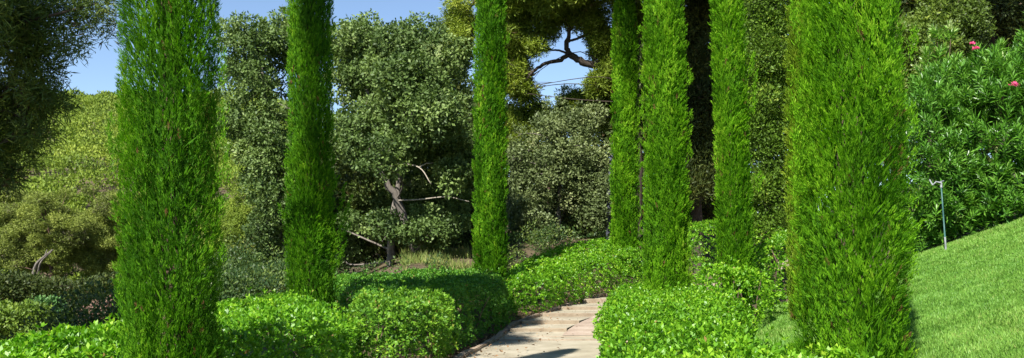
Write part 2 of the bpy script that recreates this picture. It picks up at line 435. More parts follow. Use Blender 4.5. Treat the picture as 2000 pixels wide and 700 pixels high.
# ------------------------------------------------------------------ cypresses
def cypress(px, Yd, zb, wid, H, label, mat, seed, bl=.11, bw=.013, dens=900, taper=.12, lean=0.0, tufts=(), K=15, name='cypress_tree', up=.95, rough=.12, group='columnar cypresses along the path', streak=1.0):
    rng = np.random.default_rng(seed)
    cx = (px - 1000) / FPX * Yd
    R0 = wid / FPX * Yd * .5
    zt = zb + H
    zvis = EYE + (HOR + 60) / FPX * Yd            # above the picture blades may be coarser
    root = empty(name, (cx, Yd, zb), label, 'cypress', group)
    tr = Tubes(9)
    zz = np.linspace(zb - .1, zt * .92, 12)
    tr.add(np.stack([cx + lean * (zz - zb), np.full(12, Yd), zz], -1), np.linspace(R0 * .32, .02, 12), .1, rng)
    tr.build('trunk', M['bark'], root)

    def prof(z):
        t = (z - zb) / H
        r = R0 * (1 - taper * np.clip((z - zb) / max(zvis - zb, 1), 0, 2))
        r = r * np.where(t > .6, np.sqrt(np.clip(1 - ((t - .6) / .4) ** 2, 0, 1)) * .95 + .05, 1)
        return r * (.82 + .18 * sm(0, .08, t))

    lf = Leaves()
    area = 2 * np.pi * R0 * H
    N = int(area * dens)
    z = zb - .05 + (H - .1) * rng.random(N)
    th = rng.random(N) * 2 * np.pi
    face = -np.sin(th) * (Yd / math.hypot(Yd, cx)) - np.cos(th) * (cx / math.hypot(Yd, cx))
    keep = rng.random(N) < np.where(face > -.25, 1, .4)
    keep &= rng.random(N) < np.where(z > zvis, .35, 1)
    z, th = z[keep], th[keep]; N = len(z)
    dirs = np.stack([np.cos(th), np.sin(th), 0 * th], -1)
    q = np.stack([np.cos(th) * R0, np.sin(th) * R0, z], -1)
    fs = .46 / max(R0, .3)
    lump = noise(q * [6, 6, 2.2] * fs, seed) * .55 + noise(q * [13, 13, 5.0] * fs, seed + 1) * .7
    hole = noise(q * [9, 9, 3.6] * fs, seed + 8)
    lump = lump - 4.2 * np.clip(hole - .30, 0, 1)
    PL = bl * 1.8 * rng.uniform(.6, 1.35, N)                      # plume length
    r = prof(z) * (1 + rough * lump) - np.abs(rng.normal(size=N)) * .06 * min(1, R0 / .4) - bl * .5
    c = np.stack([cx + lean * (z - zb), np.full(N, Yd), z], -1) + dirs * r[:, None]
    sway = np.stack([noise(q * [3, 3, 1.2], seed + 5), noise(q * [3, 3, 1.2], seed + 6), 0 * z], -1)
    ax = unit(dirs * .24 + np.array([0, 0, up]) + sway * .55 + rng.normal(size=(N, 3)) * .25)
    big = np.where(z > zvis, 1.8, 1.0)
    tint = .40 + .30 * noise(q * [2.4, 2.4, 1.3], seed + 2) + .20 * np.clip(lump, -1, 1) + rng.normal(size=N) * .14  # lump term darkens the clefts, adding their shade to the tint
    dead = rng.random(N) < np.where(noise(q * [3, 3, 2.2] * fs, seed + 11) > .55, .10, .006)
    for k in range(K):
        t = rng.random(N) ** .8
        wide = (1 - t * .75)
        rad = unit(rng.normal(size=(N, 3)))
        a2 = unit(ax + rad * (.16 + .30 * wide)[:, None])
        c2 = c + ax * (PL * t)[:, None] + rad * (bl * .22 * wide)[:, None] - dirs * (.35 * PL * t * t * .3)[:, None]
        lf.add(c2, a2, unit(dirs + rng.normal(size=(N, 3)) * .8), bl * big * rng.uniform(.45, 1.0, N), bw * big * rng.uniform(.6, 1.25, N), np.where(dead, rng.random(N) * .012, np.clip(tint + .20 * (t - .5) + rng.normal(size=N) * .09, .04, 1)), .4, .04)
    # inner twigs and foliage fill the column
    n2 = int(area * 800)
    z = zb + (H * .97) * rng.random(n2); th = rng.random(n2) * 2 * np.pi
    keep = rng.random(n2) < np.where(z > zvis, .5, 1); z, th = z[keep], th[keep]; n2 = len(z)
    dirs = np.stack([np.cos(th), np.sin(th), 0 * th], -1)
    r = prof(z) * rng.uniform(.3, .78, n2)
    c = np.stack([cx + lean * (z - zb), np.full(n2, Yd), z], -1) + dirs * r[:, None]
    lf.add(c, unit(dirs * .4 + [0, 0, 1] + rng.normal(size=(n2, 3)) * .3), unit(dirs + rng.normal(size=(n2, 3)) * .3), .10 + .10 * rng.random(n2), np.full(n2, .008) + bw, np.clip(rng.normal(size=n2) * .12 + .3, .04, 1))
    # loose tufts that break the outline: (side px offset, py, length m, direction)
    for (tx, ty, L, dx) in tufts:
        p0 = at(tx, ty, Yd - R0 * .35)
        m = int(40 + 160 * L)
        t = rng.random(m)
        d0 = unit(np.array([dx, -.15, 1.0]))
        c = p0 + d0 * (t * L)[:, None] + rng.normal(size=(m, 3)) * (.03 * (1.15 - t))[:, None]
        lf.add(c, unit(d0 + rng.normal(size=(m, 3)) * .45), rdirs(rng, m), bl * rng.uniform(.5, 1.1, m), np.full(m, bw * 1.1), np.clip(.5 + rng.normal(size=m) * .15, .05, 1), .4)
    lf.build('crown', M[mat], root)
    return root


def edge_tufts(seed, n, xl, xr, y0, y1, L):
    r = np.random.default_rng(seed)
    out = []
    for i in range(n):
        left = r.random() < .5
        out.append(((xl if left else xr) + r.uniform(-4, 4), r.uniform(y0, y1), L * r.uniform(.6, 1.3), (-.3 if left else .3) * r.uniform(.2, 1.2)))
    return out


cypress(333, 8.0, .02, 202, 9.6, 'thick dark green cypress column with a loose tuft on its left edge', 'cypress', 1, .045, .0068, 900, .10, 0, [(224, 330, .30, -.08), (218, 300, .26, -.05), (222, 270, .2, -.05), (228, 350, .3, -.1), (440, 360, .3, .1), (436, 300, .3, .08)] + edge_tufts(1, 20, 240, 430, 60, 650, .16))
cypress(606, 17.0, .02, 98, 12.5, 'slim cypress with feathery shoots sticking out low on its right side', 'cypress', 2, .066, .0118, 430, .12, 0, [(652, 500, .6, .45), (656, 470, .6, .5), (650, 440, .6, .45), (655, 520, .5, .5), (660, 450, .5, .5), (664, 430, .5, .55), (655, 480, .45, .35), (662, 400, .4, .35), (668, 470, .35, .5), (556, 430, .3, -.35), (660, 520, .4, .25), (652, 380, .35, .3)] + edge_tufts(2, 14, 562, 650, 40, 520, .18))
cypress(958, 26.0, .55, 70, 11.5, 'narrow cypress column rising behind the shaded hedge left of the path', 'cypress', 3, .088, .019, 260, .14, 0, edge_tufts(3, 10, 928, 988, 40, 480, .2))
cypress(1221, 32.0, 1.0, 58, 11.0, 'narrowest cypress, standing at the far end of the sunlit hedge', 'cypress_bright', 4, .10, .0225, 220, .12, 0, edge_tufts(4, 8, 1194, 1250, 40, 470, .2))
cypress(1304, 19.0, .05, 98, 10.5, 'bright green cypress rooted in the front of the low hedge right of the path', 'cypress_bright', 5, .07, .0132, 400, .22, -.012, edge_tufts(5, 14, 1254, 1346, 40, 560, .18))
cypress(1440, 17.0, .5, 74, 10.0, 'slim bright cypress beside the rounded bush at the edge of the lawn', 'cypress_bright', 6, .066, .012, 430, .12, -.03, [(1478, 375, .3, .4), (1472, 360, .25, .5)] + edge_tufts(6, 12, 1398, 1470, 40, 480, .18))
cypress(1668, 7.4, .12, 230, 8.6, 'broad shaggy bright cypress standing nearest on the lawn edge', 'cypress_bright', 7, .047, .0068, 940, .19, -.012, edge_tufts(7, 26, 1556, 1774, 30, 600, .2), up=.9, rough=.13)
cypress(1566, 15.0, .6, 60, 8.5, 'yellowish slim conifer half hidden behind the broad shaggy cypress', 'limecypress', 8, .075, .012, 420, .1, 0, edge_tufts(8, 14, 1540, 1590, 30, 560, .18), name='slim_conifer', group=None)


# ------------------------------------------------------------------ hedges
def poly_dist(P, x, y):
    """signed distance to polygon, positive inside"""
    P = np.asarray(P, float)
    d = np.full(len(x), 1e9); ins = np.zeros(len(x), bool)
    gxn = np.zeros(len(x)); gyn = np.zeros(len(x))
    for (x0, y0), (x1, y1) in zip(P, np.roll(P, -1, 0)):
        ex, ey = x1 - x0, y1 - y0
        t = np.clip(((x - x0) * ex + (y - y0) * ey) / (ex * ex + ey * ey), 0, 1)
        ddx, ddy = x - (x0 + t * ex), y - (y0 + t * ey)
        dd = np.hypot(ddx, ddy)
        b = dd < d
        d = np.where(b, dd, d); gxn = np.where(b, ddx, gxn); gyn = np.where(b, ddy, gyn)
        cr = ((y0 > y) != (y1 > y)) & (x < (x1 - x0) * (y - y0) / ((y1 - y0) if y1 != y0 else 1e-9) + x0)
        ins ^= cr
    sgn = np.where(ins, 1, -1)
    n = np.stack([gxn, gyn], -1) / np.maximum(d, 1e-6)[:, None] * -sgn[:, None]   # outward
    return d * sgn, n


def hedge(poly, top, label, mat, seed, leaf=.055, wl=.026, shoots=1100, name='hedge', cat='hedge', lump=.16, round_=.30, group=None, stem_n=8):
    """poly footprint; top(x,y) absolute height of clipped top"""
    rng = np.random.default_rng(seed)
    P = np.array(poly, float)
    lo, hi = P.min(0) - .15, P.max(0) + .15
    area_bb = np.prod(hi - lo)
    cx, cy = P.mean(0)
    root = empty(name, (cx, cy, zgs(cx, cy)), label, cat, group)
    n = int(area_bb * shoots * 6)
    x = lo[0] + (hi[0] - lo[0]) * rng.random(n); y = lo[1] + (hi[1] - lo[1]) * rng.random(n)
    d, nn = poly_dist(P, x, y)
    z0 = zg(x, y)
    q3 = np.stack([x, y, 0 * x], -1)
    T = top(x, y) + .08 * noise(q3 * .9, seed) + .085 * noise(q3 * 2.8, seed + 1)
    z = z0 + (T - z0) * rng.random(n) ** .8 * 1.03
    q = np.stack([x, y, z], -1)
    e = d + lump * noise(q * 1.5, seed + 2) + .13 * noise(q * 4, seed + 3)
    rel = np.clip((z - z0) / np.maximum(T - z0, .1), 0, 1)
    e = e - .10 * (1 - sm(0, .25, rel))              # undercut at the foot
    ed = np.clip(1 - e / round_, 0, 1)
    Tz = T - ed ** 2 * round_ * .8
    dt = Tz - z
    ds = np.minimum(e, dt)
    p = np.where(ds > -.0, np.exp(-ds / .08) + .022, 0)
    keep = rng.random(n) < p
    x, y, z, nn, ds, e, dt = x[keep], y[keep], z[keep], nn[keep], ds[keep], e[keep], dt[keep]
    N = len(x)
    wt = np.clip(1 - dt / .35, 0.15, 1)[:, None]; ws = np.clip(1 - e / .35, 0, 1)[:, None]
    nrm = unit(np.concatenate([nn * ws * .9, wt + .25], 1) + rng.normal(size=(N, 3)) * .28)
    c = np.stack([x, y, z], -1)
    patch = noise(c * 1.3, seed + 4)
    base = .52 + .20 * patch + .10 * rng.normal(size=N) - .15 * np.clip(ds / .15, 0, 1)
    t1 = unit(np.cross(nrm, rdirs(rng, N))); t2 = np.cross(nrm, t1)
    lf = Leaves()
    K = 6
    tall = np.where((rng.random(N) < .06) & (ds < .10), .03 + .17 * rng.random(N) ** 2, 0)
    c = c + nrm * tall[:, None]
    for k in range(K):
        ph = k * 2 * np.pi / K + rng.normal(size=N) * .35
        al = rng.uniform(.45, 1.25, N)
        a = nrm * np.cos(al)[:, None] + (t1 * np.cos(ph)[:, None] + t2 * np.sin(ph)[:, None]) * np.sin(al)[:, None]
        ln = nrm + rng.normal(size=(N, 3)) * .35
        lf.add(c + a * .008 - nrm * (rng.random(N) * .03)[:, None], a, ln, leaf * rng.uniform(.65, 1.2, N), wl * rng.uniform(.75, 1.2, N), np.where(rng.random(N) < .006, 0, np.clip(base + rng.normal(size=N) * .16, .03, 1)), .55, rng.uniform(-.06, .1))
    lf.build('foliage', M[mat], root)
    for i in range(stem_n):
        for _ in range(30):
            sx, sy = lo + (hi - lo) * rng.random(2)
            dd, _n = poly_dist(P, np.array([sx]), np.array([sy]))
            if .16 < dd[0] < .5: break
        sz = zgs(sx, sy); tz = float(top(np.array([sx]), np.array([sy]))[0])
        o = rng.normal(size=2) * .12
        tb = Tubes(6)
        tb.add(curve_pts([(sx, sy, sz - .05), (sx + o[0] * .4, sy + o[1] * .4, sz + (tz - sz) * .45), (sx + o[0], sy + o[1], sz + (tz - sz) * .82)], 6), [.018, .006])
        tb.build('stem', M['bark'], root)
    return root


flat = lambda h: (lambda x, y: np.full(len(x), h))
hedge([(-6.6, 6.3), (-5.3, 8.0), (-4.6, 10.2), (-4.75, 14.6), (-3.9, 16.4), (-3.0, 15.2), (-2.25, 12.9), (-2.1, 11.0), (-2.55, 8.6), (-3.4, 7.6), (-4.6, 6.2)],
      lambda x, y: .84 + .10 * sm(9, 11.5, y), 'bright low hedge around the feet of the thick dark cypress at lower left', 'hedge', 21, .064, .031, 520, stem_n=8)
hedge([(-2.35, 13.5), (-1.5, 13.1), (-.95, 13.7), (-1.0, 15.7), (-1.7, 16.2), (-2.6, 15.6)],
      lambda x, y: .94 + .05 * (y - 13), 'yellow flecked bushy end of hedge, with bare stem, next to the dark gap', 'hedge_yellow', 22, .066, .032, 500, name='hedge_bush', cat='bush', lump=.2, round_=.2, stem_n=8)
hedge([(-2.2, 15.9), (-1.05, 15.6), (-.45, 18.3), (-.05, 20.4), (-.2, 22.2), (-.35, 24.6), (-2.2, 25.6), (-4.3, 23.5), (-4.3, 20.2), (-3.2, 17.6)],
      lambda x, y: 1.06 + .03 * np.clip(y - 20, 0, 9) - .0 * x, 'long shaded dark hedge left of the path with a steep side', 'hedge_shade', 23, .066, .032, 420, stem_n=8)
hedge([(.15, 21.8), (.9, 23.4), (1.75, 25.8), (2.6, 27.6), (3.5, 29.0), (4.9, 31.0), (5.6, 32.6), (4.4, 33.8), (2.2, 32.0), (.4, 28.6), (-.2, 25.4), (-.1, 22.6)],
      lambda x, y: np.interp(y, [21, 24, 26, 29, 31, 34], [1.07, 1.2, 1.32, 1.55, 1.85, 2.35]) + .10 * np.clip(pathl(y) - x - .8, 0, 4), 'sunlit hedge climbing beside the steps towards the narrowest cypress', 'hedge', 24, .074, .036, 330, stem_n=8)
hedge([(.72, 5.9), (3.1, 5.9), (3.05, 7.0), (2.55, 8.3), (2.65, 10.0), (3.05, 12.0), (3.6, 14.6), (4.0, 16.2), (4.1, 18.6), (3.6, 20.4), (2.75, 21.4), (2.15, 20.2), (1.85, 18.0), (1.3, 13.0), (.9, 9.0)],
      lambda x, y: .86 + .01 * np.clip(y - 10, 0, 10), 'broad bright low hedge spreading along the right side of the path', 'hedge', 25, .059, .029, 560, stem_n=8)
hedge([(3.35, 15.6), (4.1, 15.2), (4.55, 15.9), (4.5, 16.6), (4.0, 17.4), (3.4, 17.1)],
      flat(1.47), 'rounded leafy bush against the foot of the slim cypress by the lawn', 'hedge', 26, .068, .033, 460, name='rounded_bush', cat='bush', lump=.2, round_=.45, stem_n=8)
hedge([(4.75, 17.0), (5.6, 16.9), (6.4, 17.6), (6.4, 19.0), (5.2, 19.4), (4.7, 18.4)],
      lambda x, y: 1.85 + .3 * (x - 4.7), 'taller leafy bush in the gap between slim cypress and broad shaggy cypress', 'hedge', 27, .068, .033, 430, name='tall_bush', cat='bush', lump=.2, round_=.5, stem_n=8)
hedge([(4.6, 24.4), (6.6, 24.0), (7.2, 25.2), (6.6, 27.0), (4.8, 26.6)],
      lambda x, y: 2.55 + .05 * (x - 5), 'distant clipped bush seen through the gap between two bright cypresses', 'hedge', 28, .075, .036, 380, name='clipped_bush', cat='bush', lump=.15, round_=.4, stem_n=8)


# ------------------------------------------------------------------ trees and shrubs from clumps
def clump_leaves(lf, C, R, leaf, wl, per, rng, upb=.3, K=1, shell=.55, sq=.85, tint0=.45, droop=0.0, tn=.16, cv=.10, tw=0):
    """C (n,3) centres, R (n,) radii; 'per' leaves per square metre of clump surface"""
    cnt = np.maximum(12, (per * 4 * np.pi * R ** 2)).astype(int)
    ii = np.repeat(np.arange(len(C)), cnt)
    N = len(ii)
    d = rdirs(rng, N)
    u = shell + (1.06 - shell) * rng.random(N) ** .6
    rr = R[ii] * u * (1 + .18 * noise(d * 2.3 + ii[:, None] * 7.1, 5))
    c = C[ii] + d * rr[:, None] * [1, 1, sq]
    ct = rng.normal(size=len(C)) * cv
    t = tint0 + ct[ii] + .12 * noise(c * 1.5, 9)
    if tw:
        # twig tips: a handful of leaves that share a direction, so light picks out sprays
        nr = unit(d * .8 + rng.normal(size=(N, 3)) * .45 + [0, 0, .35])
        t1 = unit(np.cross(nr, rdirs(rng, N))); t2 = np.cross(nr, t1)
        t = t + rng.normal(size=N) * tn * .8
        for k in range(tw):
            ph = k * 2 * np.pi / tw + rng.normal(size=N) * .5
            al = rng.uniform(.6, 1.45, N)
            a = nr * np.cos(al)[:, None] + (t1 * np.cos(ph)[:, None] + t2 * np.sin(ph)[:, None]) * np.sin(al)[:, None]
            lf.add(c + a * leaf * .2 + rng.normal(size=(N, 3)) * leaf * .35, a, nr + rng.normal(size=(N, 3)) * .4, leaf * rng.uniform(.6, 1.3, N), wl * rng.uniform(.7, 1.3, N), np.clip(t + rng.normal(size=N) * tn * .5, 0, 1), .5, .05)
        return
    for k in range(K):
        a = unit(d + rng.normal(size=(N, 3)) * .75 + [0, 0, upb - droop])
        nr = unit(d * .6 + rng.normal(size=(N, 3)) * .7 + [0, 0, .5])
        lf.add(c + rng.normal(size=(N, 3)) * leaf * .3 * (K > 1), a, nr, leaf * rng.uniform(.6, 1.3, N), wl * rng.uniform(.7, 1.3, N), np.clip(t + rng.normal(size=N) * tn, 0, 1), .5, .05)


def fill(ells, n, r0, r1, rng, shell=.45, rough=.2):
    """random clump centres inside a list of ellipsoids (cx,cy,cz,rx,ry,rz)"""
    E = np.array(ells, float)
    vol = E[:, 3] * E[:, 4] * E[:, 5]
    k = rng.choice(len(E), n, p=vol / vol.sum())
    d = rdirs(rng, n)
    u = (shell ** 3 + (1 - shell ** 3) * rng.random(n)) ** (1 / 3.) * (1 + rough * rng.uniform(-1, .5, n))
    R = rng.uniform(r0, r1, n)
    C = E[k, :3] + d * u[:, None] * np.maximum(E[k, 3:] - R[:, None] * .5, .1)
    return C, R


def tree(name, label, cat, base, trunks, C, R, mat, bark, seed, leaf, wl, per, upb=.3, limbs=18, group=None, K=1, shell=.5, sq=.85, tint0=.45, limb_r=.05, tn=.16, cv=.12, tw=0, trunk_name='trunk'):
    rng = np.random.default_rng(seed)
    base = np.array([base[0], base[1], zgs(base[0], base[1])])
    root = empty(name, base, label, cat, group)
    tb = Tubes(8)
    allp = []
    for P, r0, r1 in trunks:
        c = curve_pts(P, 18)
        c[1:-1] += rng.normal(size=c[1:-1].shape) * r0 * .12
        tb.add(c, np.linspace(r0, r1, len(c)), .06, rng)
        allp.append(c)
    allp = np.concatenate(allp)
    pick = rng.permutation(len(C))[:limbs]
    for i in pick:
        t = C[i]
        low = allp[allp[:, 2] < t[2] - .1]
        if len(low) == 0: low = allp
        dist = np.linalg.norm(low - t, axis=1)
        s0 = low[np.argmin(dist + rng.random(len(dist)) * .6)]
        midp = (s0 + t) / 2 + rng.normal(size=3) * .12 * np.linalg.norm(t - s0) + [0, 0, .08 * np.linalg.norm(t - s0)]
        c = curve_pts([s0, midp, t], 8)
        tb.add(c, np.linspace(limb_r, limb_r * .3, len(c)), .05, rng)
        for j in range(2):
            e = t + rdirs(rng, 1)[0] * R[i] * .95
            tb.add(np.array([c[-3], (c[-3] + e) / 2 + rng.normal(size=3) * .05, e]), [limb_r * .35, limb_r * .25, limb_r * .12])
    tb.build(trunk_name, M[bark], root)
    lf = Leaves()
    clump_leaves(lf, C, R, leaf, wl, per, rng, upb, K, shell, sq, tint0, tn=tn, cv=cv, tw=tw)
    lf.build('crown', M[mat], root)
    return root


def pxe(px, py, Y, rpx, rpy, ry=None):
    """an ellipsoid from its photo position, depth and photo radii"""
    p = at(px, py, Y)
    return (*p, rpx / FPX * Y, ry if ry else rpx / FPX * Y, rpy / FPX * Y)


# --- holm oaks
rng = np.random.default_rng(101)
C, R = fill([pxe(495, 120, 30, 75, 105), pxe(520, 300, 29.5, 85, 120), pxe(580, 90, 31, 60, 100), pxe(540, 460, 30, 60, 95), pxe(470, 230, 29.3, 40, 90), pxe(560, 350, 29.5, 60, 120)], 105, .32, .72, rng, shell=.6, rough=.4)
ppx = C[:, 0] / C[:, 1] * FPX + 1000; ppy = HOR - (C[:, 2] - EYE) / C[:, 1] * FPX
kp = ~((ppx < 505) & (ppy > 325))
C, R = C[kp], R[kp]
b = at(560, 540, 30)
tree('holm_oak', 'grey green oak between thick dark cypress and slim cypress', 'tree', b, [([(b[0], 30, zgs(b[0], 30) - .2), at(555, 420, 30), at(530, 280, 30), at(510, 130, 30)], .16, .04), ([at(550, 400, 30), at(580, 250, 30.3), at(590, 90, 31)], .09, .03)],
     C, R, 'oak', 'greybark', 101, .12, .066, 24, limbs=34, limb_r=.035, shell=.6, sq=.75, cv=.17, tint0=.42, tw=6, tn=.11)
rng = np.random.default_rng(102)
C, R = fill([pxe(750, 120, 31, 110, 100, 2.0), pxe(840, 130, 31, 80, 90, 1.8), pxe(700, 250, 30, 70, 90), pxe(810, 260, 29.6, 110, 80, 1.6), pxe(890, 280, 30.5, 55, 130), pxe(690, 90, 31.5, 60, 80), pxe(670, 200, 31, 40, 110), pxe(905, 400, 31, 45, 90), pxe(680, 470, 32, 50, 60, 1), pxe(800, 420, 33, 120, 100, 1), pxe(800, 330, 33.5, 120, 110, .8)], 190, .35, .8, rng, shell=.6, rough=.4)
low, lr = fill([pxe(740, 435, 29.2, 65, 38, .8), pxe(850, 440, 29.2, 70, 48, .8), pxe(700, 425, 29.0, 35, 30, .6), pxe(800, 455, 28.6, 90, 26, .6)], 44, .2, .42, rng, shell=.2)
ov, orr = fill([pxe(720, 300, 27.6, 75, 60, .9), pxe(840, 230, 27.4, 90, 70, .9), pxe(890, 320, 28.2, 45, 60, .7), pxe(790, 160, 28, 90, 60, 1)], 46, .35, .65, rng, shell=.3, rough=.4)
C = np.vstack([C, low, ov]); R = np.concatenate([R, lr, orr])
ppx = C[:, 0] / C[:, 1] * FPX + 1000; ppy = HOR - (C[:, 2] - EYE) / C[:, 1] * FPX
kp = ~((ppx > 650) & (ppx < 870) & (ppy > 325) & (ppy < 408) & (C[:, 1] < 31.6)) & ~((ppx > 650) & (ppx < 790) & (ppy > 482) & (C[:, 1] < 31.5))
C, R = C[kp], R[kp]
b = at(822, 525, 30.5)
b2 = at(762, 530, 30.2)
tree('holm_oak', 'broad grey green oak with pale leaning trunk, filling the space behind the path', 'tree', b,
     [([(b[0], 30.5, zgs(b[0], 30.5) - .2), at(800, 460, 30.3), at(775, 390, 30), at(745, 335, 29.8), at(720, 260, 30), at(720, 120, 31)], .17, .05),
      ([at(775, 390, 30), at(790, 250, 30.3), at(820, 120, 31)], .09, .03), ([(b2[0], 30.2, zgs(b2[0], 30.2) - .2), at(765, 470, 30.2), at(772, 400, 30.4), at(800, 280, 31)], .15, .06)],
     C, R, 'oak', 'greybark', 102, .125, .068, 24, limbs=50, limb_r=.035, shell=.6, sq=.75, cv=.17, tint0=.42, tw=6, tn=.11)
oak_root = bpy.data.objects['holm_oak.001']
for P, r in (([at(745, 335, 29.8), at(775, 322, 28.9), at(818, 327, 28.2), at(842, 360, 28.0)], .034), ([at(775, 392, 30), at(820, 390, 28.9), at(872, 385, 28.3), at(916, 394, 28.1)], .026)):
    tb = Tubes(6)
    c = curve_pts(P, 12); tb.add(c, np.linspace(r, r * .4, len(c)), .08, rng)
    k = len(c) * 2 // 3
    e = c[k] + np.array([.45, -.1, .12]); tb.add(np.array([c[k], (c[k] + e) / 2 + [0, 0, .05], e]), [r * .5, r * .2])
    o = tb.build('bare_limb', M['deadwood'], oak_root)
    o['label'] = 'bare bleached limb'

# --- grey bush and yellow conifer behind it
rng = np.random.default_rng(103)
C, R = fill([pxe(1020, 330, 35.8, 34, 100, 1), pxe(1120, 225, 36.5, 50, 55, 1), pxe(1165, 380, 35.4, 30, 80, 1), pxe(1090, 360, 36, 95, 120, 1.8), pxe(1040, 420, 35.5, 55, 70), pxe(1140, 300, 36.0, 62, 110), pxe(1180, 300, 35, 22, 70, .6), pxe(1075, 260, 36, 60, 60), pxe(1150, 420, 36, 50, 70)], 150, .28, .62, rng, shell=.6, rough=.5)
b = at(1090, 490, 36)
tree('grey_shrub', 'big grey green shrub filling the gap behind the sunlit hedge', 'shrub', b, [([(b[0], 36, zgs(b[0], 36) - .2), at(1092, 400, 36), at(1100, 280, 36)], .12, .04), ([at(1092, 430, 36), at(1140, 330, 36.5), at(1150, 230, 36.5)], .07, .02)],
     C, R, 'greybush', 'greybark', 103, .12, .06, 24, limbs=30, limb_r=.03, shell=.6, sq=.8, cv=.16, tint0=.42, tw=6, tn=.11)
rng = np.random.default_rng(104)
C, R = fill([pxe(1050, 235, 38.6, 55, 50, 1), pxe(1120, 215, 39, 50, 45, 1), pxe(1015, 270, 38.4, 40, 70, 1), pxe(1170, 215, 38.8, 28, 60, 1)], 120, .22, .5, rng, shell=.3, rough=.35)
b = at(1070, 470, 38.6)
tree('yellow_conifer', 'yellow green bushy conifer rising behind the big grey shrub', 'tree', b, [([(b[0], 38.6, zgs(b[0], 38.6) - .2), at(1072, 380, 38.6), at(1075, 240, 38.6)], .14, .04)],
     C, R, 'pine', 'pinebark', 104, .16, .035, 90, .7, limbs=24, K=3)

# --- pine with the arching bough
rng = np.random.default_rng(105)
C1, R1 = fill([pxe(1070, 5, 37, 150, 42, 2.6), pxe(1000, 70, 37.5, 45, 70, 1.2), pxe(1010, 150, 37.6, 32, 60, 1.0), pxe(895, 85, 36.2, 42, 62, 1.4), pxe(905, 25, 36.2, 34, 40, 1.2), pxe(1175, 90, 37.5, 30, 45, 1.0), pxe(1170, 165, 37, 26, 24, .6), pxe(1040, 92, 36.8, 30, 12, .5)], 250, .2, .48, rng, shell=.2, rough=.35)
C2, R2 = fill([pxe(1080, -110, 37, 210, 75, 3.4), pxe(990, -110, 35, 90, 50, 1.6)], 80, .6, 1.0, rng)
C3, R3 = fill([pxe(1176, 90, 37.2, 24, 40, .8), pxe(1172, 165, 37, 28, 26, .6), pxe(1005, 130, 37.4, 34, 80, .8), pxe(1030, 90, 37, 34, 22, .5), pxe(1060, 62, 37, 40, 22, .6), pxe(1150, 70, 37.2, 30, 22, .5), pxe(1185, 140, 36.8, 16, 30, .5), pxe(1020, 180, 37.4, 40, 24, .6), pxe(1150, 45, 37, 40, 22, .8)], 170, .14, .32, rng, shell=.1)
C = np.vstack([C1, C2, C3]); R = np.concatenate([R1, R2, R3])
b = at(1243, 470, 37)
tree('arching_pine', 'tall pine whose bough arches across a hole of blue sky', 'tree', b,
     [([(b[0], 37, zgs(b[0], 37) - .2), at(1246, 330, 37), at(1241, 170, 37), at(1246, 0, 37), at(1230, -140, 37)], .22, .10),
      ([at(1243, 190, 37), at(1200, 140, 37), at(1165, 128, 37), at(1138, 122, 37), at(1112, 106, 37)], .17, .14), ([at(1112, 107, 37), at(1092, 118, 37), at(1065, 124, 37), at(1040, 142, 37), at(1014, 172, 37)], .10, .05),
      ([at(1112, 107, 37), at(1106, 85, 37), at(1112, 60, 37), at(1095, 10, 37)], .12, .05), ([at(1108, 82, 37), at(1140, 70, 37), at(1175, 45, 37)], .06, .03), ([at(1125, 116, 37), at(1095, 100, 37), at(1060, 98, 37)], .06, .03), ([at(1246, 0, 37), at(1100, -70, 36.5), at(980, -60, 35.5), at(900, 40, 36.5)], .12, .05)],
     C, R, 'pine', 'darkbark', 105, .19, .034, 36, .8, limbs=60, tw=8, limb_r=.03, sq=.7)
# slender bare trunk by the narrowest cypress
rng = np.random.default_rng(106)
b = at(1187, 470, 35)
C, R = fill([pxe(1210, -70, 35, 70, 60, 2), pxe(1230, 30, 36, 20, 60, .6)], 26, .5, .8, rng)
tree('slender_pine', 'slender slate grey trunk half hidden left of the narrowest cypress', 'tree', b, [([(b[0], 35, zgs(b[0], 35) - .2), at(1189, 400, 35), at(1196, 300, 35.6), at(1218, 150, 36), at(1215, -60, 35)], .09, .07)],
     C, R, 'pine', 'bluebark', 106, .19, .034, 90, .8, limbs=14, K=3, sq=.7)

# --- dark pine behind the two bright cypresses, with a wide shading crown above the picture
rng = np.random.default_rng(107)
C1, R1 = fill([pxe(1355, 60, 34, 60, 90, 1.6), pxe(1360, 200, 33.4, 50, 120, .9), pxe(1362, 330, 33.6, 50, 90, .9), pxe(1360, 240, 36, 60, 120, 2.0), pxe(1365, 380, 37, 60, 70, 1.5), pxe(1330, 180, 38, 80, 160, 1.5)], 190, .35, .7, rng, shell=.1)
C2, R2 = fill([(6.0, 30.5, 12.2, 4.6, 3.6, 1.9), (9.5, 32, 12.5, 4, 4, 2)], 110, .6, 1.1, rng)
C = np.vstack([C1, C2]); R = np.concatenate([R1, R2])
b = at(1362, 430, 34.5)
tree('dark_pine', 'deeply shaded pine in the dark gap between two bright cypresses', 'tree', b, [([(b[0], 34.5, zgs(b[0], 34.5) - .2), at(1360, 250, 34.5), at(1350, 20, 34), (6.6, 32, 11.5)], .22, .12), ([at(1352, 30, 34), (9, 32, 12)], .12, .06)],
     C, R, 'darkpine', 'darkbark', 107, .19, .04, 80, .7, limbs=40, K=2)

# --- thuja
rng = np.random.default_rng(108)
ells = [pxe(1500, py, 24.5, 62 - abs(py - 200) * .03, 62, .9) for py in range(-160, 460, 60)]
C, R = fill(ells, 210, .25, .48, rng, shell=.5)
b = at(1500, 455, 24.5)
tree('thuja_tree', 'clumpy olive green conifer column right of the slim cypress by the lawn', 'tree', b, [([(b[0], 24.5, zgs(b[0], 24.5) - .2), at(1500, 200, 24.5), at(1500, -150, 24.5)], .2, .06)],
     C, R, 'thuja', 'darkbark', 108, .085, .04, 210, .6, limbs=30, limb_r=.03, K=1)

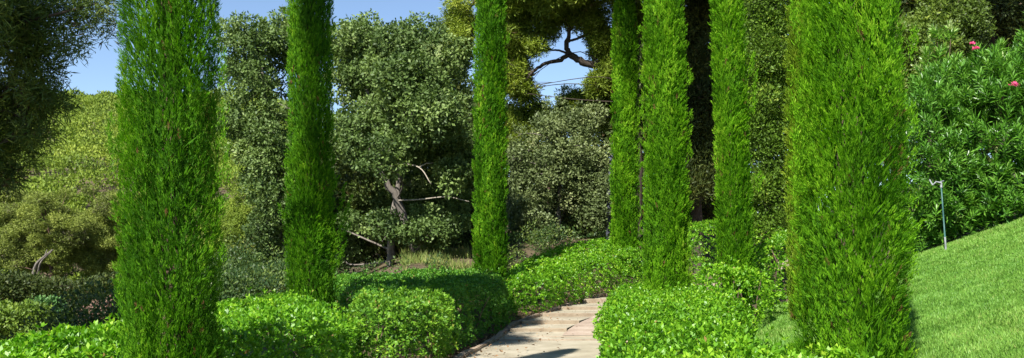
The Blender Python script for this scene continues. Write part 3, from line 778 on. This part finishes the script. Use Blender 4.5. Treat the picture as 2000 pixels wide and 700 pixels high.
# --- upper right trees
rng = np.random.default_rng(109)
C, R = fill([pxe(1800, 90, 23, 55, 90, 1.2), pxe(1860, 60, 23.5, 50, 75, 1.2), pxe(1770, 200, 23, 40, 80), pxe(1880, 150, 23, 40, 60)], 110, .25, .5, rng, shell=.35)
b = at(1820, 400, 23)
tree('yew_tree', 'olive green yew rising behind the left end of the oleanders', 'tree', b, [([(b[0], 23, zgs(b[0], 23) - .2), at(1822, 200, 23), at(1825, 40, 23)], .15, .05)],
     C, R, 'yew', 'darkbark', 109, .095, .04, 42, .5, limbs=30, limb_r=.03, tw=6, cv=.16)
rng = np.random.default_rng(110)
C1, R1 = fill([pxe(1930, 20, 27, 90, 70, 1.8), pxe(2010, 60, 27, 70, 80, 1.8), pxe(1960, 170, 28, 130, 110, 1.2), pxe(1900, -10, 26, 50, 30, 1)], 100, .3, .65, rng, shell=.3)
C2, R2 = fill([(13.3, 22.5, 12.4, 4.0, 3.0, 1.6), (9.5, 24, 13.2, 3, 2.4, 1.2)], 70, .6, 1.0, rng)
C = np.vstack([C1, C2]); R = np.concatenate([R1, R2])
b = at(1965, 380, 27)
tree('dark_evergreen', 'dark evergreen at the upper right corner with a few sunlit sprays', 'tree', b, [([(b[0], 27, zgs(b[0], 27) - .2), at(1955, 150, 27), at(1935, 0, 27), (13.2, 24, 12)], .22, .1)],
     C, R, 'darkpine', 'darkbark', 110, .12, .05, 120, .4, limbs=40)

# ------------------------------------------------------------------ oleanders
def oleander(label, ells, seed, n, base, pale=0.0, flowers=(), leaf=.21, wl=.034, group='oleanders above the lawn'):
    rng = np.random.default_rng(seed)
    bz = zgs(base[0], base[1])
    root = empty('oleander', (base[0], base[1], bz), label, 'oleander', group)
    E = np.array(ells, float)
    area = E[:, 3] * E[:, 5]
    k = rng.choice(len(E), n, p=area / area.sum())
    d = rdirs(rng, n); d[:, 1] = np.where(rng.random(n) < .7, -np.abs(d[:, 1]), d[:, 1])
    u = np.where(rng.random(n) < .72, rng.uniform(.82, 1.05, n), rng.uniform(.3, .82, n))
    c0 = E[k, :3] + d * u[:, None] * E[k, 3:]
    keep = c0[:, 2] > zg(c0[:, 0], c0[:, 1]) + .12
    c0, d = c0[keep], d[keep]; n = len(c0)
    ax = unit(d * .6 + [0, 0, .9] + rng.normal(size=(n, 3)) * .35)
    t1 = unit(np.cross(ax, rdirs(rng, n))); t2 = np.cross(ax, t1)
    lf = Leaves()
    base_t = np.clip(.38 + pale + .15 * noise(c0 * 1.2, seed) + rng.normal(size=n) * .12, 0, 1)
    for lev in range(6):
        for w in range(3):
            ph = w * 2.094 + lev * 1.05 + rng.normal(size=n) * .15
            al = np.clip(1.25 - lev * .17 + rng.normal(size=n) * .15, .1, 1.6)
            a = ax * np.cos(al)[:, None] + (t1 * np.cos(ph)[:, None] + t2 * np.sin(ph)[:, None]) * np.sin(al)[:, None]
            c = c0 + ax * (lev * .035 - .1)
            lf.add(c, a, ax * 1.0 + rng.normal(size=(n, 3)) * .25, leaf * rng.uniform(.75, 1.15, n) * (1 - .06 * lev), wl * rng.uniform(.85, 1.15, n), base_t + rng.normal(size=n) * .1 + .03 * lev, .45, .05)
    lf.build('foliage', M['oleander'], root)
    for i in range(14 if n > 100 else 4):
        p = c0[rng.integers(n)]
        s0 = np.array([base[0] + (p[0] - base[0]) * .35 + rng.normal() * .12, base[1] + rng.normal() * .2, 0])
        s0[2] = zgs(s0[0], s0[1]) - .05
        tb = Tubes(6)
        tb.add(curve_pts([s0, s0 * .45 + p * .55 + [0, .1, .2], p], 6), [.018, .006])
        tb.build('stem', M['bark'], root)
    for fx, fy, fY, r in flowers:
        p = at(fx, fy, fY)
        f = Leaves(); m = 46
        dd = rdirs(rng, m); dd[:, 2] = np.abs(dd[:, 2]) * .8
        f.add(p + dd * r * rng.uniform(.1, 1, m)[:, None], dd + rng.normal(size=(m, 3)) * .5, rdirs(rng, m), np.full(m, .04), np.full(m, .03), rng.random(m), .6, .1)
        f.build('flower_cluster', M['pink'], root)
    return root


oleander('dense oleander with long glossy leaves directly behind the green sprinkler pole', [pxe(1815, 330, 18.2, 75, 170, 1.0), pxe(1850, 210, 18.8, 85, 85, .9), pxe(1790, 430, 18.4, 50, 60, .7), pxe(1870, 400, 18.3, 55, 85, .7)], 301, 950, (8.4, 18.6), 0, [(1845, 193, 17.9, .05)])
oleander('big oleander with pink blossoms at the right border above the lawn', [pxe(1950, 260, 17.8, 85, 150, 1.1), pxe(1930, 170, 18.4, 70, 75, .9), pxe(2040, 200, 17.6, 70, 190, 1.1), pxe(1950, 370, 17.6, 70, 70, .7), pxe(2070, 330, 17.2, 90, 110, .9), pxe(1890, 420, 17.9, 60, 50, .6), pxe(1970, 405, 17.5, 70, 40, .6)], 302, 1250, (10.0, 18.2), .03, [(1980, 168, 16.7, .075), (1906, 96, 17.4, .05), (1899, 86, 17.5, .03)])
oleander('single pale oleander shoot standing up in front of the yew', [pxe(1840, 78, 20.5, 22, 26, .2), pxe(1832, 135, 20.4, 40, 40, .4)], 303, 46, (9.6, 20.4), .3, [], .24, .04, None)

# ------------------------------------------------------------------ sprinkler pole on the lawn
p = at(1848, 478, 16.6)
pz = zgs(p[0], p[1])
root = empty('sprinkler_pole', (p[0], p[1], pz), 'thin green sprinkler pole with pale foot at the top edge of the lawn', 'sprinkler')
top = at(1838, 360, 16.6)
foot = np.array([p[0], p[1], pz - .05]); d = top - foot
t = Tubes(8); t.add([foot + d * .24, foot + d * .62, foot + d * .97], [.014, .013, .012]); t.build('pole', M['polegreen'], root)
t = Tubes(8); t.add([foot, foot + d * .12, foot + d * .24], [.017, .017, .016]); t.build('sleeve', M['polewhite'], root)
t = Tubes(8); t.add([foot + d * .95, foot + d * 1.0, foot + d * 1.04], [.02, .022, .016])
t.add([foot + d * 1.02 + [-.02, -.02, 0], foot + d * 1.04 + [-.10, -.03, -.01], foot + d * 1.02 + [-.17, -.04, -.05]], [.016, .014, .012])
t.add([foot + d * 1.02 + [.0, 0, .02], foot + d * 1.03 + [.05, -.01, .02]], [.016, .012])
t.add([foot + d * 1.02 + [-.17, -.04, -.04], foot + d * 1.08 + [-.22, -.04, -.02]], [.012, .012]); t.build('sprinkler_head', M['polewhite'], root)

# ------------------------------------------------------------------ the dark pine at upper left
rng = np.random.default_rng(201)
vis = [(40, 40, 13, 60, 60), (120, 20, 13, 70, 34), (195, 12, 12.6, 34, 20), (215, 14, 12.4, 24, 14), (180, 36, 12.5, 30, 16), (128, 84, 12.2, 24, 22), (110, 180, 12.8, 22, 26), (60, 110, 13, 60, 60), (110, 70, 12.7, 36, 34), (30, 200, 13.4, 60, 60), (80, 190, 13, 36, 40), (20, 290, 13.5, 44, 50), (70, 260, 13.2, 28, 34), (10, 350, 13.6, 26, 26), (-60, 200, 13, 80, 190), (-60, 20, 12, 120, 90)]
C1, R1 = fill([pxe(a, b_, c_, d_, e_, .7) for a, b_, c_, d_, e_ in vis], 210, .12, .27, rng, shell=.05, rough=.35)
C2, R2 = fill([(-8.7, 9.6, 7.6, 1.9, 1.9, 1.3), (-10.6, 11.5, 7.4, 2.4, 2.6, 1.6), (-11, 9, 8.2, 2.6, 2.6, 1.8)], 130, .5, .8, rng, shell=.2)  # unseen upper crown, placed to shade the boughs in view
C3, R3 = fill([(-4.7, 9.6, 9.6, 1.1, 1.4, .8), (-5.2, 10.9, 9.6, 1.1, 1.3, .8), (-4.5, 12.6, 9.8, .9, 1.3, .8), (-4.6, 13.3, 9.8, .85, 1.3, .7)], 125, .4, .62, rng, shell=.1)  # unseen bough clumps added overhead to throw shade on the left hedge
C2 = np.vstack([C2, C3]); R2 = np.concatenate([R2, R3])
C = np.vstack([C1, C2]); R = np.concatenate([R1, R2])
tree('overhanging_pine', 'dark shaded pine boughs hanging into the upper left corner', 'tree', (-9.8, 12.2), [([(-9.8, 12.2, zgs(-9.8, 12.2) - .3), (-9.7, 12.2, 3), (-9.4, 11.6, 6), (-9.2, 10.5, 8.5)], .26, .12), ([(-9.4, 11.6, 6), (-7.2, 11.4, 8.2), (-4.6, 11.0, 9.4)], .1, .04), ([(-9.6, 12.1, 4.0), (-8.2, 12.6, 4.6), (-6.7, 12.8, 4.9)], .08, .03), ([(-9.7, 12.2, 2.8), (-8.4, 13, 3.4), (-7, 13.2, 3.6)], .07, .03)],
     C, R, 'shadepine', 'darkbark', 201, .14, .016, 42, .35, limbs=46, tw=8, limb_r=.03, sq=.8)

# ------------------------------------------------------------------ valley plants at lower left
def bush(name, label, px, py, Yd, rpx, rpy, mat, seed, leaf, wl, per, n=26, cat='bush', upb=.4, sq=.9, shape=None):
    rng = np.random.default_rng(seed)
    c = at(px, py, Yd)
    ells = shape or [pxe(px, py, Yd, rpx, rpy)]
    r = rpx / FPX * Yd
    C, R = fill(ells, n, r * .28, r * .42, rng, shell=.5)
    gz = zgs(c[0], Yd)
    return tree(name, label, cat, (c[0], Yd), [([(c[0], Yd, gz - .2), (c[0] + .05, Yd, (gz + c[2]) / 2), (c[0], Yd, c[2])], .07, .03)], C, R, mat, 'darkbark', seed, leaf, wl, per, upb, limbs=14, limb_r=.025, trunk_name='stems')


bush('olive_bush', 'round olive green bush at the left border above the low hedge', 25, 632, 24, 75, 52, 'olivebush', 401, .11, .055, 130, 40)
bush('blue_green_bush', 'round blue green bush below the hillside pines', 90, 612, 26, 40, 34, 'bluebush', 402, .11, .06, 150, 26)
bush('lime_bush', 'small pointed lime green bush right of the blue green bush', 127, 642, 23, 18, 42, 'limebush', 403, .10, .04, 170, 22, upb=1.2, shape=[pxe(127, 648, 23, 20, 34), pxe(129, 624, 23, 13, 26)])
bush('blossoming_bush', 'dusty pink blossoming bush just left of the thick dark cypress', 198, 612, 25, 44, 30, 'dustypink', 404, .09, .05, 150, 30)
bush('small_bush', 'low green bush in the shade between the olive and lime bushes', 75, 668, 22, 50, 26, 'olivebush', 405, .10, .05, 130, 24)
bush('hollow_shrub', 'grey olive shrub seen low in the gap left of the slim cypress', 492, 510, 34, 38, 55, 'valleypine', 406, .15, .06, 90, 28)
bush('dark_shrub', 'dark green shrub low behind the bright hedge, left of the slim cypress', 500, 585, 24, 60, 30, 'darkpine', 407, .11, .05, 120, 24)
bush('oak_shade_thicket', 'dark thicket added to stand for the shade in the hollow under the broad oak', 760, 430, 33.6, 150, 90, 'darkpine', 409, .16, .07, 60, 70, shape=[pxe(700, 430, 33.4, 80, 90, .8), pxe(800, 430, 33.8, 90, 90, .8), pxe(890, 430, 33.8, 60, 90, .8), pxe(560, 470, 33, 60, 90, .8)])  # dark leaves added behind the oak to stand for the hollow's shade
bush('shaded_thicket', 'dark thicket below the hillside pines at the left border', 60, 575, 40, 110, 40, 'darkpine', 408, .16, .07, 80, 40, shape=[pxe(20, 575, 40, 70, 34), pxe(120, 580, 40, 60, 30), pxe(200, 575, 40, 50, 34)])


def valley_pine(label, px, py, Yd, rpx, rpy, seed, mat='valleypine', dead=False, n=60):
    rng = np.random.default_rng(seed)
    x = (px - 1000) / FPX * Yd
    gz = zgs(x, Yd)
    top = at(px, py, Yd)
    C, R = fill([pxe(px, py, Yd, rpx, rpy), pxe(px - rpx * .3, py + rpy * .4, Yd, rpx * .8, rpy * .6), pxe(px + rpx * .35, py + rpy * .35, Yd, rpx * .7, rpy * .6)], int(n * 1.5), .35, .85, rng, shell=.4, rough=.35)
    t = tree('hillside_pine', label, 'tree', (x, Yd), [([(x, Yd, gz - .3), (x + .2, Yd, gz * .5 + top[2] * .5), (x, Yd, top[2])], .18, .06)], C, R, mat, 'pinebark', seed, .17, .045, 34, .9, limbs=30, tw=7, group='pines on the near hillside', sq=.65, limb_r=.05)
    return t


valley_pine('olive pine with bleached dead boughs, low on the hillside', 95, 440, 62, 95, 100, 501)
valley_pine('bushy pine low on the hillside at the left border', -10, 420, 66, 80, 80, 502)
valley_pine('bushy pine touching the left edge of the thick dark cypress', 205, 450, 64, 70, 95, 503)
valley_pine('pale pine seen in the gap right of the thick dark cypress', 480, 440, 66, 50, 70, 506, 'hillpine')
tb = Tubes(5)
for P, r in (([at(65, 535, 59), at(72, 515, 58.7), at(88, 500, 58.5), at(103, 488, 58.4)], .12), ([at(74, 535, 59), at(80, 512, 58.6), at(100, 492, 58.4)], .08), ([at(88, 500, 58.5), at(92, 488, 58.4)], .06)):
    c = curve_pts(P, 9); tb.add(c, np.linspace(r, r * .4, len(c)), .1, rng)
tag(tb.build('dead_tree', M['greybark']), 'grey dead trunk leaning in front of the lowest hillside pine', 'dead tree')

# far hillside wood: reads as one mass
rng = np.random.default_rng(600)
lf = Leaves()
cnt = 0
yy = 66.
while yy < 330:
    step = 2.7 + yy * .015
    xs = np.arange(-.66 * yy, -.13 * yy, step)
    for x in xs:
        X_ = x + rng.uniform(-.45, .45) * step; Y_ = yy + rng.uniform(-.45, .45) * step
        r = rng.uniform(1.2, 2.7) * (.8 + min(yy, 110) * .0035); h = rng.uniform(.6, .95)
        z = zgs(X_, Y_)
        n = int(900 if yy < 90 else 520 if yy < 140 else 260)
        d = rdirs(rng, n); d[:, 2] = np.abs(d[:, 2]) * 1.0 - .12
        rr = r * (1 + .28 * noise(d * 2.2 + X_, 3)) * rng.uniform(.75, 1.05, n)
        c = np.array([X_, Y_, z + r * .9]) + d * rr[:, None] * [1, 1, h]
        s_ = (.10 + yy * .0026)
        lf.add(c, unit(d * .6 + rng.normal(size=(n, 3)) * .5 + [0, 0, .6]), unit(d + rng.normal(size=(n, 3)) * .6), s_ * rng.uniform(.6, 1.3, n), s_ * .5 * rng.uniform(.7, 1.3, n), np.clip(.5 + rng.normal() * .13 + rng.normal(size=n) * .14, .02, 1))
        cnt += 1
    yy += step * .85
tag(lf.build('hillside_forest', M['hillpine']), 'dense yellow green pine wood covering the far hillside', 'wood', kind='stuff')

# wild grass on the bank behind the shaded hedge
rng = np.random.default_rng(700)
n = 30000
xx = rng.uniform(-9, 4, n); yy = rng.uniform(25.0, 37, n)
pxx = xx / yy * FPX + 1000
keep = (xx < pathl(yy) - 2.2) & (pxx > 785) & (pxx < 960) & (noise(np.stack([xx, yy, 0 * xx], -1) * .8, 12) > -.15)
xx, yy = xx[keep], yy[keep]
c = np.stack([xx, yy, zg(xx, yy) - .03], -1)
lf = Leaves()
lf.add(c, unit(rng.normal(size=c.shape) * [.4, .4, .1] + [0, 0, 1]), rdirs(rng, len(c)), rng.uniform(.15, .45, len(c)), rng.uniform(.02, .035, len(c)), rng.random(len(c)), .3, .05)
tag(lf.build('wild_grass', M['drygrass']), 'tall pale wild grass on the bank under the oaks', 'grass', kind='stuff')

# undergrowth that covers the slope below the garden and the floor under the oaks
rng = np.random.default_rng(710)
n = 3000
yy = 16 + 58 * rng.random(n) ** 1.3
xx = rng.uniform(-.66, .12, n) * yy
keep = (xx < pathl(yy) - np.where(xx > -1.3, 2.9, 2.2)) & ((yy > 24.6) | (xx < -6.0)) & ~((yy < 24.8) & (xx > -5.2)) & ((xx / yy * FPX + 1000 < 640) | (xx / yy * FPX + 1000 > 960) | (rng.random(n) < .35)) & ~((yy > 18) & (yy < 27.5) & (xx / yy * FPX + 1000 < 240))
xx, yy = xx[keep], yy[keep]
R = (.2 + .55 * rng.random(len(xx)) ** 2) * (1 + yy / 90) * np.where(xx / yy * FPX + 1000 < 640, 1, np.where(xx / yy * FPX + 1000 > 960, .75, .4))
C = np.stack([xx, yy, zg(xx, yy) + R * .45], -1)
lf = Leaves()
near = yy < 33
clump_leaves(lf, C[near], R[near], .085, .042, 110, rng, .5, 1, .6, 1.0, .45, tn=.2, cv=.22)
clump_leaves(lf, C[~near], R[~near], .15, .07, 46, rng, .5, 1, .6, 1.0, .45, tn=.2, cv=.22)
tag(lf.build('undergrowth', M['undergrowth']), 'low tangled green undergrowth covering the slope beyond the garden hedges', 'undergrowth', kind='stuff')

# wood closing the view behind the garden trees
rng = np.random.default_rng(720)
ells = [pxe(1870, 300, 25, 130, 160, 1), pxe(1800, 380, 23, 80, 90, 1), pxe(1235, 240, 52, 60, 290, 3), pxe(640, 360, 50, 90, 160, 3), pxe(760, 330, 52, 110, 190, 3), pxe(880, 330, 50, 90, 200, 3), pxe(960, 330, 52, 70, 130, 3), pxe(1060, 400, 54, 100, 110, 3), pxe(1180, 330, 54, 60, 170, 3), pxe(990, 200, 50, 24, 90, 2),
        pxe(1280, 220, 50, 80, 330, 3), pxe(1400, 200, 50, 90, 330, 3), pxe(1520, 180, 45, 90, 330, 3), pxe(1650, 150, 42, 110, 300, 3), pxe(1800, 130, 40, 110, 260, 3), pxe(1930, 130, 38, 100, 260, 3), pxe(2080, 100, 36, 110, 260, 3)]
C, R = fill(ells, 620, .8, 1.5, rng, shell=.5)
lf = Leaves()
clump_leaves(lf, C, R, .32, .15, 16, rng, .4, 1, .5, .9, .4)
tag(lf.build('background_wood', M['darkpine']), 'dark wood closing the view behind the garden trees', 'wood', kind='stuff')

# ------------------------------------------------------------------ light, sky, camera
EL, AZ = 46.0, 206.0        # sun height; bearing clockwise from the view axis
sc = bpy.context.scene
w = bpy.data.worlds.new('World'); sc.world = w; w.use_nodes = True
nt = w.node_tree
bg = nt.nodes['Background']
sky = nt.nodes.new('ShaderNodeTexSky'); sky.sky_type = 'NISHITA'; sky.sun_disc = False
sky.sun_elevation = RAD(EL); sky.sun_rotation = RAD(AZ)
sky.air_density = .8; sky.dust_density = .0; sky.ozone_density = 1.6
nt.links.new(sky.outputs[0], bg.inputs['Color']); bg.inputs['Strength'].default_value = .078
sl = bpy.data.lights.new('sun', 'SUN'); sl.energy = 5.0; sl.angle = RAD(.53); sl.color = (1, .955, .88)
so = bpy.data.objects.new('sun', sl); col.objects.link(so)
from mathutils import Vector
sd = Vector((math.sin(RAD(AZ)) * math.cos(RAD(EL)), math.cos(RAD(AZ)) * math.cos(RAD(EL)), math.sin(RAD(EL))))
so.rotation_euler = (-sd).to_track_quat('-Z', 'Y').to_euler()
so.location = (-20, -30, 40)

cam = bpy.data.cameras.new('camera'); co = bpy.data.objects.new('camera', cam); col.objects.link(co)
co.location = (0, 0, EYE); co.rotation_euler = (RAD(90), 0, 0)
cam.sensor_width = 36; cam.lens = FPX / 2000 * 36
cam.shift_y = (HOR - 350) / 2000
cam.clip_start = .1; cam.clip_end = 3000
sc.camera = co
sc.view_settings.view_transform = 'Standard'; sc.view_settings.look = 'None'
sc.view_settings.exposure = 1.22; sc.view_settings.gamma = 1
sc.view_settings.use_curve_mapping = False
sc.cycles.max_bounces = 6; sc.cycles.diffuse_bounces = 3; sc.cycles.transmission_bounces = 4
print('FACES', sum(len(m.polygons) for m in bpy.data.meshes))
